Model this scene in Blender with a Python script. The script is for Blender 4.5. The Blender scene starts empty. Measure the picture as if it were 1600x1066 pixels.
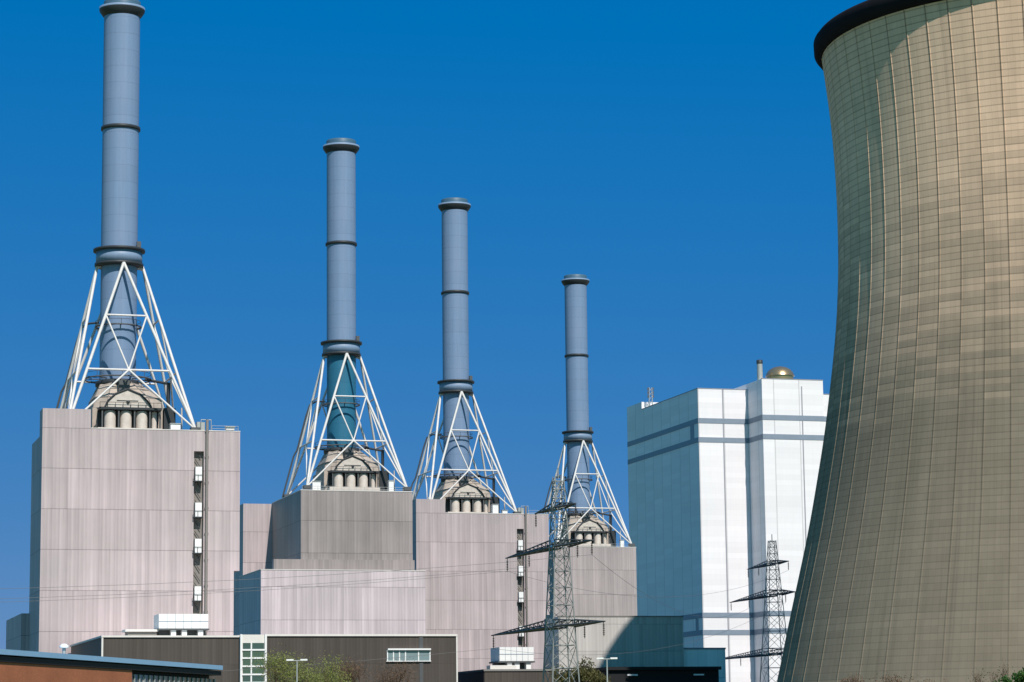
import bpy, math, random
from mathutils import Vector, Matrix
R = math.radians
PI = math.pi
random.seed(7)
scn = bpy.context.scene
col = scn.collection

# ------------------------------------------------------------------ mesh builder
class MB:
    def __init__(self):
        self.v = []; self.f = []; self.sm = []
    def _add(self, vs, fs, smooth=False):
        b = len(self.v); self.v += [tuple(p) for p in vs]
        for f in fs:
            self.f.append([i + b for i in f]); self.sm.append(smooth)
    def box(self, x0, x1, y0, y1, z0, z1):
        vs = [(x0,y0,z0),(x1,y0,z0),(x1,y1,z0),(x0,y1,z0),(x0,y0,z1),(x1,y0,z1),(x1,y1,z1),(x0,y1,z1)]
        self._add(vs, [(0,3,2,1),(4,5,6,7),(0,1,5,4),(1,2,6,5),(2,3,7,6),(3,0,4,7)])
        return self
    def lathe(self, cx, cy, prof, n=48, smooth=True, cap=True, a0=0.0):
        vs = []
        for r, z in prof:
            for k in range(n):
                a = a0 + 2*PI*k/n
                vs.append((cx + r*math.cos(a), cy + r*math.sin(a), z))
        fs = []
        for j in range(len(prof)-1):
            for k in range(n):
                fs.append((j*n+k, j*n+(k+1) % n, (j+1)*n+(k+1) % n, (j+1)*n+k))
        self._add(vs, fs, smooth)
        if cap:
            self._add(vs[:n], [tuple(reversed(range(n)))]); self._add(vs[-n:], [tuple(range(n))])
        return self
    def cyl(self, cx, cy, r, z0, z1, n=24, smooth=True):
        return self.lathe(cx, cy, [(r, z0), (r, z1)], n, smooth)
    def tube(self, p, q, r, n=8, r2=None, smooth=True):
        p = Vector(p); q = Vector(q); d = q - p
        if d.length < 1e-6: return self
        d.normalize()
        a = d.cross(Vector((0, 0, 1)))
        if a.length < 1e-3: a = d.cross(Vector((1, 0, 0)))
        a.normalize(); b = d.cross(a)
        r2 = r if r2 is None else r2
        vs = [p + (a*math.cos(2*PI*k/n) + b*math.sin(2*PI*k/n))*r for k in range(n)]
        vs += [q + (a*math.cos(2*PI*k/n) + b*math.sin(2*PI*k/n))*r2 for k in range(n)]
        fs = [(k, (k+1) % n, n+(k+1) % n, n+k) for k in range(n)]
        self._add(vs, fs, smooth)
        self._add(vs[:n], [tuple(reversed(range(n)))]); self._add(vs[n:], [tuple(range(n))])
        return self
    def build(self, name, mat, parent=None):
        me = bpy.data.meshes.new(name)
        me.from_pydata(self.v, [], self.f)
        me.polygons.foreach_set('use_smooth', self.sm)
        me.materials.append(mat)
        me.update()
        o = bpy.data.objects.new(name, me); col.objects.link(o)
        if parent is not None: o.parent = parent
        return o

def tag(o, label=None, cat=None, group=None, kind=None):
    if label: o['label'] = label
    if cat: o['category'] = cat
    if group: o['group'] = group
    if kind: o['kind'] = kind
    return o
def empty(name, loc, rz=0.0, label=None, cat=None, group=None):
    o = bpy.data.objects.new(name, None); col.objects.link(o)
    o.location = loc; o.rotation_euler = (0, 0, rz)
    o.empty_display_size = 2
    return tag(o, label, cat, group)
def copy_tree(o, parent=None):
    c = o.copy(); col.objects.link(c)
    if parent is not None: c.parent = parent
    for ch in o.children: copy_tree(ch, c)
    return c

# ------------------------------------------------------------------ materials
class NT:
    def __init__(self, name):
        self.m = bpy.data.materials.new(name); self.m.use_nodes = True
        self.t = self.m.node_tree; self.n = self.t.nodes
        self.b = self.n['Principled BSDF']
    def math(self, op, a, b=None, c=None, clamp=False):
        nd = self.n.new('ShaderNodeMath'); nd.operation = op; nd.use_clamp = clamp
        for i, x in enumerate((a, b, c)):
            if x is None: continue
            if isinstance(x, (int, float)): nd.inputs[i].default_value = x
            else: self.t.links.new(x, nd.inputs[i])
        return nd.outputs[0]
    def xyz(self):
        tc = self.n.new('ShaderNodeTexCoord'); s = self.n.new('ShaderNodeSeparateXYZ')
        self.t.links.new(tc.outputs['Object'], s.inputs[0])
        return s.outputs[0], s.outputs[1], s.outputs[2]
    def comb(self, x, y, z=0.0):
        nd = self.n.new('ShaderNodeCombineXYZ')
        for i, v in enumerate((x, y, z)):
            if isinstance(v, (int, float)): nd.inputs[i].default_value = v
            else: self.t.links.new(v, nd.inputs[i])
        return nd.outputs[0]
    def noise(self, vec, scale=1.0, detail=4.0, rough=0.55):
        nd = self.n.new('ShaderNodeTexNoise')
        nd.inputs['Scale'].default_value = scale; nd.inputs['Detail'].default_value = detail
        nd.inputs['Roughness'].default_value = rough
        if vec is not None: self.t.links.new(vec, nd.inputs['Vector'])
        return nd.outputs['Fac']
    def white(self, vec):
        nd = self.n.new('ShaderNodeTexWhiteNoise'); nd.noise_dimensions = '3D'
        self.t.links.new(vec, nd.inputs['Vector']); return nd.outputs['Value']
    def mix(self, fac, a, b, mode='MIX'):
        nd = self.n.new('ShaderNodeMix'); nd.data_type = 'RGBA'; nd.blend_type = mode
        for sock, v in ((nd.inputs[0], fac), (nd.inputs[6], a), (nd.inputs[7], b)):
            if isinstance(v, (int, float)): sock.default_value = v
            elif isinstance(v, tuple): sock.default_value = (*v, 1.0) if len(v) == 3 else v
            else: self.t.links.new(v, sock)
        return nd.outputs[2]
    def scale(self, c, f):
        nd = self.n.new('ShaderNodeVectorMath'); nd.operation = 'SCALE'
        if isinstance(c, tuple): nd.inputs[0].default_value = c
        else: self.t.links.new(c, nd.inputs[0])
        if isinstance(f, (int, float)): nd.inputs['Scale'].default_value = f
        else: self.t.links.new(f, nd.inputs['Scale'])
        return nd.outputs[0]
    def bump(self, h, strength=0.3, dist=0.1):
        nd = self.n.new('ShaderNodeBump'); nd.inputs['Strength'].default_value = strength
        nd.inputs['Distance'].default_value = dist
        self.t.links.new(h, nd.inputs['Height']); self.t.links.new(nd.outputs[0], self.b.inputs['Normal'])
    def out(self, c, rough=0.6, metal=0.0, spec=0.3):
        if isinstance(c, tuple): self.b.inputs['Base Color'].default_value = (*c, 1)
        else: self.t.links.new(c, self.b.inputs['Base Color'])
        self.b.inputs['Roughness'].default_value = rough
        self.b.inputs['Metallic'].default_value = metal
        self.b.inputs['Specular IOR Level'].default_value = spec
        return self.m

def plain(name, c, rough=0.6, metal=0.0, var=0.12, scale=0.6, spec=0.3):
    k = NT(name)
    x, y, z = k.xyz()
    n = k.noise(k.comb(x, y, z), scale, 5)
    f = k.math('MULTIPLY_ADD', n, 2*var, 1-var)
    return k.out(k.scale(c, f), rough, metal, spec)

def cladding(name, c, c2, seam=7.78, z0=61.1, seam_w=0.016, rib=0.75, panel=3.0, streak=0.22, ribdark=0.08, seamdark=0.45, hgap=0.0, rough=0.55):
    """profiled sheet metal: fine vertical ribs, panel joints, horizontal seams and rain streaks"""
    k = NT(name)
    x, y, z = k.xyz()
    s = k.math('ADD', x, y)
    zz = k.math('DIVIDE', k.math('SUBTRACT', z, z0), seam)
    row = k.math('FLOOR', zz); fr = k.math('FRACT', zz)
    colm = k.math('FLOOR', k.math('DIVIDE', s, panel))
    pn = k.white(k.comb(colm, row, 3.0))
    wn = k.white(k.comb(k.math('FLOOR', k.math('DIVIDE', s, rib)), k.math('FLOOR', k.math('MULTIPLY', zz, 0.5)), 8.0))
    st = k.noise(k.comb(k.math('MULTIPLY', s, 1.1), k.math('MULTIPLY', z, 0.05), 0.0), 1.0, 6, 0.65)
    big = k.noise(k.comb(x, y, z), 0.055, 4)
    base = k.mix(k.math('MULTIPLY_ADD', big, 3.4, -1.2, clamp=True), c, c2)
    f = k.math('MULTIPLY_ADD', pn, 0.14 if ribdark else 0.07, 0.93)
    f = k.math('MULTIPLY', f, k.math('MULTIPLY_ADD', wn, 0.18 if ribdark else 0.05, 0.91))
    f = k.math('MULTIPLY', f, k.math('MULTIPLY_ADD', st, 2*streak, 1-streak))
    ribw = k.math('SINE', k.math('MULTIPLY', s, 2*PI/rib))
    f = k.math('MULTIPLY', f, k.math('MULTIPLY_ADD', ribw, ribdark/2, 1-ribdark/2))
    sm = k.math('LESS_THAN', fr, seam_w)
    f = k.math('MULTIPLY', f, k.math('SUBTRACT', 1.0, k.math('MULTIPLY', sm, seamdark)))
    pj = k.math('LESS_THAN', k.math('FRACT', k.math('DIVIDE', s, panel)), 0.04)
    f = k.math('MULTIPLY', f, k.math('SUBTRACT', 1.0, k.math('MULTIPLY', pj, 0.12 if ribdark else 0.28)))
    if hgap > 0:
        hj = k.math('LESS_THAN', k.math('FRACT', k.math('DIVIDE', z, hgap)), 0.07)
        f = k.math('MULTIPLY', f, k.math('SUBTRACT', 1.0, k.math('MULTIPLY', hj, 0.10)))
    n2 = k.noise(k.comb(k.math('MULTIPLY', s, 2.6), k.math('MULTIPLY', row, 7.3), 4.0), 1.0, 3, 0.6)
    run = k.math('MULTIPLY', k.math('MULTIPLY_ADD', n2, 5.0, -2.7, clamp=True), k.math('POWER', fr, 3.0))
    f = k.math('MULTIPLY', f, k.math('SUBTRACT', 1.0, k.math('MULTIPLY', run, streak*1.1)))
    k.bump(ribw, 0.25, 0.05)
    return k.out(k.scale(base, f), rough, 0.0, 0.3)

M = {}
M['clad'] = cladding('pinkish_grey_cladding', (0.505, 0.412, 0.422), (0.42, 0.36, 0.362))
M['clad_grey'] = cladding('grey_cladding', (0.265, 0.236, 0.226), (0.335, 0.29, 0.282))
M['clad_rose'] = cladding('rose_grey_cladding', (0.43, 0.365, 0.36), (0.37, 0.32, 0.315))
M['clad_pale'] = cladding('pale_cladding', (0.62, 0.525, 0.55), (0.54, 0.465, 0.48), z0=37.0)
M['white_clad'] = cladding('white_cladding', (0.90, 0.855, 0.87), (0.87, 0.84, 0.86), seam=1.9, z0=0, seam_w=0.03, rib=9.6, panel=9.6, streak=0.05, ribdark=0.0, seamdark=0.07)
M['stripe'] = plain('stripe_blue_grey', (0.22, 0.265, 0.33), 0.5)
M['joint'] = plain('joint_grey', (0.30, 0.30, 0.34), 0.6)
M['roof'] = plain('roof_gravel', (0.22, 0.21, 0.20), 0.9, scale=2)
M['dark'] = plain('dark_metal', (0.035, 0.04, 0.045), 0.5)
M['darkgrey'] = plain('dark_grey_metal', (0.09, 0.095, 0.10), 0.55)
M['recess'] = plain('recess_grey', (0.22, 0.20, 0.185), 0.7)
M['white'] = plain('white_paint', (0.82, 0.81, 0.80), 0.45, var=0.06)
M['truss'] = plain('truss_paint', (0.67, 0.64, 0.62), 0.5, var=0.2, scale=0.9)
M['pylon'] = plain('pylon_steel', (0.25, 0.26, 0.255), 0.65, 0.1)
M['galv'] = plain('galvanised_steel', (0.42, 0.43, 0.42), 0.5, 0.3)
M['galv_dark'] = plain('weathered_steel', (0.08, 0.08, 0.085), 0.6)
M['beige'] = plain('beige_casing', (0.40, 0.335, 0.285), 0.65, var=0.4, scale=0.7)
M['beige_light'] = plain('pale_casing', (0.56, 0.50, 0.45), 0.6, var=0.3, scale=0.9)
M['brown_wall'] = cladding('brown_grey_wall', (0.076, 0.063, 0.055), (0.088, 0.072, 0.062), seam=4.6, z0=19.2, seam_w=0.02, rib=0.6, panel=2.4, streak=0.12, ribdark=0.1, seamdark=0.2)
M['trim'] = plain('pale_trim', (0.72, 0.68, 0.64), 0.5)
M['black_wall'] = plain('black_wall', (0.012, 0.012, 0.014), 0.6)
M['glass'] = NT('dark_glass').out((0.05, 0.075, 0.07), 0.08, 0.0, 0.8)
M['glass_green'] = NT('green_glass').out((0.07, 0.11, 0.08), 0.15, 0.0, 0.6)
M['glass_pale'] = NT('pale_glass').out((0.20, 0.26, 0.28), 0.15, 0.0, 0.6)
M['blue_metal'] = plain('blue_roof_metal', (0.26, 0.44, 0.64), 0.4, 0.1)
M['teal_clad'] = cladding('teal_grey_hall', (0.47, 0.44, 0.42), (0.52, 0.475, 0.45), seam=5.0, z0=22, rib=0.7, panel=2.8, streak=0.12)
M['gold'] = plain('bronze_dome', (0.42, 0.30, 0.17), 0.32, 0.75, spec=0.5)
M['annex'] = cladding('annex_white', (0.88, 0.88, 0.88), (0.84, 0.84, 0.85), seam=6, z0=0, rib=1, panel=4, streak=0.06, ribdark=0.02)
M['wire'] = plain('wire', (0.16, 0.16, 0.165), 0.5)
M['insul'] = plain('insulator', (0.06, 0.045, 0.04), 0.3)

def shaft_mat(name, c, c2):
    k = NT(name)
    x, y, z = k.xyz()
    fr = k.math('FRACT', k.math('DIVIDE', z, 3.4))
    ln = k.math('LESS_THAN', fr, 0.045)
    a = k.math('ARCTAN2', y, x)
    st = k.noise(k.comb(k.math('MULTIPLY', a, 4.5), k.math('MULTIPLY', z, 0.05), 0.0), 1.0, 5, 0.6)
    pn = k.white(k.comb(k.math('FLOOR', k.math('DIVIDE', z, 3.4)), 2.0, 5.0))
    f = k.math('MULTIPLY', k.math('MULTIPLY_ADD', st, 0.3, 0.85), k.math('MULTIPLY_ADD', pn, 0.06, 0.97))
    f = k.math('MULTIPLY', f, k.math('SUBTRACT', 1.0, k.math('MULTIPLY', ln, 0.14)))
    vs = k.math('LESS_THAN', k.math('FRACT', k.math('MULTIPLY', a, 8/(2*PI))), 0.03)
    f = k.math('MULTIPLY', f, k.math('SUBTRACT', 1.0, k.math('MULTIPLY', vs, 0.08)))
    b = k.mix(k.noise(k.comb(x, y, z), 0.12, 4), c, c2)
    return k.out(k.scale(b, f), 0.5, 0.0, 0.35)
M['shaft'] = shaft_mat('blue_grey_shaft', (0.150, 0.24, 0.385), (0.195, 0.262, 0.395))
M['shaft_teal'] = shaft_mat('teal_shaft', (0.02, 0.135, 0.23), (0.028, 0.15, 0.25))
M['collar'] = shaft_mat('collar_blue_grey', (0.19, 0.27, 0.40), (0.21, 0.29, 0.42))

M['rim'] = plain('rim_concrete_dark', (0.016, 0.016, 0.02), 0.95, var=0.35, scale=0.4, spec=0.05)
M['crown'] = shaft_mat('crown_steel', (0.05, 0.11, 0.17), (0.07, 0.14, 0.20))

def brick_mat():
    k = NT('orange_brick')
    x, y, z = k.xyz()
    br = k.n.new('ShaderNodeTexBrick')
    k.t.links.new(k.comb(k.math('ADD', x, y), z, 0.0), br.inputs['Vector'])
    br.inputs['Scale'].default_value = 4.0
    br.inputs['Color1'].default_value = (0.42, 0.135, 0.06, 1); br.inputs['Color2'].default_value = (0.35, 0.112, 0.052, 1)
    br.inputs['Mortar'].default_value = (0.26, 0.15, 0.10, 1)
    br.inputs['Mortar Size'].default_value = 0.012
    n = k.noise(k.comb(x, y, z), 0.5, 5)
    return k.out(k.scale(br.outputs['Color'], k.math('MULTIPLY_ADD', n, 0.5, 0.75)), 0.85)
M['brick'] = brick_mat()

def concrete_mat():
    k = NT('tower_concrete')
    x, y, z = k.xyz()
    ang = k.math('MULTIPLY', k.math('ARCTAN2', y, x), 60/(2*PI))
    lift = 1.0
    li = k.math('FLOOR', k.math('DIVIDE', z, lift)); lf = k.math('FRACT', k.math('DIVIDE', z, lift))
    bay = k.math('FLOOR', ang); bf = k.math('FRACT', k.math('MULTIPLY', ang, 4.0))
    # colour of each pour and each form panel
    pw = k.white(k.comb(bay, li, 1.0)); lw = k.white(k.comb(li, 9.0, 4.0))
    sp = k.white(k.comb(k.math('FLOOR', k.math('MULTIPLY', ang, 4.0)), li, 6.0))
    f = k.math('MULTIPLY_ADD', pw, 0.07, 0.965)
    f = k.math('MULTIPLY', f, k.math('MULTIPLY_ADD', lw, 0.08, 0.96))
    rib_shade = k.math('LESS_THAN', k.math('ABSOLUTE', k.math('SUBTRACT', k.math('FRACT', k.math('ADD', ang, 0.5)), 0.47)), 0.035)  # dark line on each rib's left flank: its shade put into the colour
    f = k.math('MULTIPLY', f, k.math('SUBTRACT', 1.0, k.math('MULTIPLY', rib_shade, k.math('MULTIPLY_ADD', k.math('DIVIDE', z, 110.0), 0.55, -0.05, clamp=True))))
    f = k.math('MULTIPLY', f, k.math('MULTIPLY_ADD', sp, 0.06, 0.97))
    hl = k.math('LESS_THAN', lf, 0.17)
    vl = k.math('LESS_THAN', bf, 0.07)
    f = k.math('MULTIPLY', f, k.math('SUBTRACT', 1.0, k.math('MULTIPLY', hl, k.math('MULTIPLY_ADD', k.math('DIVIDE', z, 110.0), 0.26, 0.08))))
    f = k.math('MULTIPLY', f, k.math('SUBTRACT', 1.0, k.math('MULTIPLY', vl, 0.10)))
    st = k.noise(k.comb(k.math('MULTIPLY', ang, 1.5), k.math('MULTIPLY', z, 0.035), 0.0), 1.0, 6, 0.65)
    f = k.math('MULTIPLY', f, k.math('MULTIPLY_ADD', st, 0.5, 0.75))
    big = k.noise(k.comb(x, y, z), 0.045, 5)
    # darker pours below, lighter tan concrete above; the limit is ragged
    edge = k.math('ADD', k.math('MULTIPLY_ADD', big, 26.0, -13.0), k.math('MULTIPLY_ADD', pw, 10.0, -5.0))
    up = k.math('DIVIDE', k.math('SUBTRACT', k.math('ADD', z, edge), 48.0), 38.0, clamp=True)
    pt = k.white(k.comb(k.math('FLOOR', k.math('MULTIPLY', ang, 0.5)), k.math('FLOOR', k.math('DIVIDE', z, 7.0)), 11.0))
    f = k.math('MULTIPLY', f, k.math('MULTIPLY_ADD', k.math('GREATER_THAN', pt, 0.88), 0.045, 1.0))
    dr = k.noise(k.comb(k.math('MULTIPLY', ang, 4.0), k.math('MULTIPLY', z, 0.012), 7.0), 1.0, 5, 0.7)
    dn = k.math('MULTIPLY', k.math('MULTIPLY_ADD', dr, 5.0, -2.75, clamp=True), 0.28)
    f = k.math('MULTIPLY', f, k.math('SUBTRACT', 1.0, dn))
    c = k.mix(up, (0.236, 0.198, 0.152), (0.74, 0.53, 0.385))
    ln = k.white(k.comb(k.math('FLOOR', k.math('DIVIDE', z, 6.0)), 2.0, 2.0))
    c = k.mix(k.math('MULTIPLY', ln, 0.1), c, (0.40, 0.32, 0.24))
    bmp = k.math('SUBTRACT', 1.0, hl)
    k.bump(bmp, 0.35, 0.05)
    df = k.n.new('ShaderNodeBsdfDiffuse'); df.inputs['Roughness'].default_value = 0.35
    k.t.links.new(k.scale(c, f), df.inputs['Color'])
    k.t.links.new(k.b.inputs['Normal'].links[0].from_socket, df.inputs['Normal'])
    k.t.links.new(df.outputs[0], k.n['Material Output'].inputs['Surface'])
    k.n.remove(k.b)
    return k.m
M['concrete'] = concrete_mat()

def leaf_mat(name, a, b, sc=0.8):
    k = NT(name)
    x, y, z = k.xyz()
    n = k.noise(k.comb(x, y, z), sc, 6, 0.7)
    c = k.mix(k.math('MULTIPLY_ADD', n, 3.0, -1.0, clamp=True), a, b)
    m = k.out(c, 0.6, 0.0, 0.2)
    tr = k.n.new('ShaderNodeBsdfTranslucent'); k.t.links.new(c, tr.inputs['Color'])
    mx = k.n.new('ShaderNodeMixShader'); mx.inputs[0].default_value = 0.25
    k.t.links.new(k.b.outputs[0], mx.inputs[1]); k.t.links.new(tr.outputs[0], mx.inputs[2])
    k.t.links.new(mx.outputs[0], k.n['Material Output'].inputs['Surface'])
    return m
M['leaf_spring'] = leaf_mat('spring_leaves', (0.17, 0.20, 0.05), (0.27, 0.28, 0.085))
M['leaf_olive'] = leaf_mat('olive_leaves', (0.09, 0.085, 0.03), (0.14, 0.125, 0.05))
M['leaf_green'] = leaf_mat('green_leaves', (0.035, 0.10, 0.018), (0.08, 0.17, 0.035))
M['leaf_red'] = leaf_mat('reddish_buds', (0.15, 0.085, 0.05), (0.20, 0.12, 0.075))
M['bark'] = plain('bark', (0.10, 0.07, 0.05), 0.9, scale=3)
M['twig'] = plain('twig', (0.13, 0.085, 0.06), 0.9, scale=3)
M['grass'] = plain('grass_ground', (0.12, 0.135, 0.05), 0.95, var=0.3, scale=0.05)
M['asphalt'] = plain('asphalt', (0.05, 0.05, 0.05), 0.9, scale=0.8)

# ------------------------------------------------------------------ setting
g = MB(); g._add([(-6000,-3000,0),(6000,-3000,0),(6000,9000,0),(-6000,9000,0)], [(0,1,2,3)])
tag(g.build('ground', M['grass']), 'grass covered level ground around the power station', 'ground', kind='structure')
g = MB(); g._add([(-140,380,0.004),(140,380,0.004),(200,1000,0.004),(-140,1000,0.004)], [(0,1,2,3)])
tag(g.build('works_yard', M['asphalt']), 'asphalt yard under the boiler houses', 'yard', kind='structure')

GR = R(16.5)                                    # the plant's building grid
UX, UY = math.cos(GR), math.sin(GR)
VX, VY = -UY, UX
def grid(o, u, v, z=0.0):
    return (o[0] + u*UX + v*VX, o[1] + u*UY + v*VY, z)
S = [(-78.54, 504.4), (-42.45, 629.4), (-15.68, 702.7), (20.98, 825.0)]

# ------------------------------------------------------------------ chimneys
def make_chimney():
    root = empty('chimney', (0, 0, 0), GR)
    zb = 61.6
    A = {'f': (0.3, -4.75, 95.5), 'r': (4.85, 0, 95.2), 'b': (0.3, 4.75, 95.5), 'l': (-4.4, 0, 95.2)}
    Cn = {'fl': (-11.2, -12, zb), 'fr': (13.6, -12, zb), 'br': (13.6, 12, zb), 'bl': (-11.2, 12, zb)}
    MB().lathe(0, 0, [(3.63, 98.4), (3.63, 147.4)], 64).build('shaft', M['shaft'], root)
    MB().lathe(0, 0, [(3.6, 71.5), (3.6, 95.7)], 64).build('lower_shaft', M['shaft'], root)
    b = MB(); b.lathe(0, 0, [(3.64, 146.9), (4.0, 147.3), (4.55, 148.1), (4.6, 148.45)], 64, cap=False)
    b.build('gallery', M['dark'], root)
    MB().lathe(0, 0, [(4.6, 148.45), (4.62, 148.85), (3.7, 148.95)], 64, cap=False).build('gallery_edge', M['collar'], root)
    MB().lathe(0, 0, [(3.72, 148.8), (3.72, 150.1), (3.6, 150.25), (3.1, 150.25), (3.1, 148.0)], 64, cap=False).build('crown', M['crown'], root)
    MB().lathe(0, 0, [(3.63, 123.3), (3.95, 123.4), (3.95, 124.0), (3.63, 124.1)], 64, cap=False).build('stiffening_ring', M['dark'], root)
    MB().lathe(0, 0, [(3.63, 98.4), (4.6, 98.35), (4.6, 96.0), (3.6, 95.9)], 64, cap=False).build('collar', M['collar'], root)
    b = MB(); b.lathe(0, 0, [(4.55, 98.3), (5.15, 98.4), (5.15, 98.9), (3.6, 98.95)], 64, cap=False)
    b.build('upper_flange', M['dark'], root)
    MB().lathe(0, 0, [(3.55, 95.3), (4.85, 95.4), (4.85, 96.0), (4.55, 96.05)], 64, cap=False).build('lower_flange', M['dark'], root)
    b = MB(); b.box(3.1, 3.9, -3.2, -2.4, 98.96, 100.2); b.build('warning_light', M['darkgrey'], root)
    def on(p, q, z):
        t = (z - p[2])/(q[2] - p[2]); return Vector(p).lerp(Vector(q), t)
    faces = [('f', 'fl', 'fr'), ('r', 'fr', 'br'), ('b', 'br', 'bl'), ('l', 'bl', 'fl')]
    for a, c1, c2 in faces:
        for c in (c1, c2):
            MB().tube(A[a], Cn[c], .30, 8).build('support_leg', M['truss'], root)
        u1, u2 = on(A[a], Cn[c1], 84.5), on(A[a], Cn[c2], 84.5)
        l1, l2 = on(A[a], Cn[c1], 73.3), on(A[a], Cn[c2], 73.3)
        mid = (l1 + l2)/2
        MB().tube(u1, u2, .19, 8).build('ring_beam', M['truss'], root)
        MB().tube(l1, l2, .21, 8).build('ring_beam', M['truss'], root)
        for u, c in ((u1, c1), (u2, c2)):
            MB().tube(u, mid, .18, 8).build('diagonal_brace', M['truss'], root)
            MB().tube(mid, Cn[c], .20, 8).build('diagonal_brace', M['truss'], root)
        MB().tube(A[a], (A[a][0]*.78, A[a][1]*.78, 95.6), .5, 8).build('leg_bracket', M['truss'], root)
    for c in Cn.values():
        MB().box(c[0]-.9, c[0]+.9, c[1]-.9, c[1]+.9, 61.0, 61.9).build('footing', M['darkgrey'], root)
    m_ = MB(); pts = [(-3.8, 2, 84.3), (-5.2, 6, 84.7), (-6.4, 7.6, 84.0), (-7.2, 8.4, 81.2), (-9.0, 10.4, 73.0), (-9.8, 11, 71.4), (-12.2, 13.0, 61.2)]
    for a, c in zip(pts, pts[1:]): m_.tube(a, c, .22, 8)
    m_.build('cable_duct', M['darkgrey'], root)
    # inner walkway rings
    for z, rr in ((83.2, 4.5), (72.6, 6.6)):
        b = MB()
        pts = [(rr*math.cos(2*PI*k/24), rr*math.sin(2*PI*k/24), z) for k in range(24)]
        for k in range(24):
            b.tube(pts[k], pts[(k+1) % 24], .16, 6)
            if k % 3 == 0:
                b.tube(pts[k], (3.55*math.cos(2*PI*k/24), 3.55*math.sin(2*PI*k/24), z), .12, 6)
                b.tube(pts[k], (pts[k][0], pts[k][1], z + 1.1), .05, 4)
            q0 = (pts[k][0], pts[k][1], z + 1.1); q1 = (pts[(k+1) % 24][0], pts[(k+1) % 24][1], z + 1.1)
            b.tube(q0, q1, .05, 4)
        b.build('walkway', M['darkgrey'], root)
    return root

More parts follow.
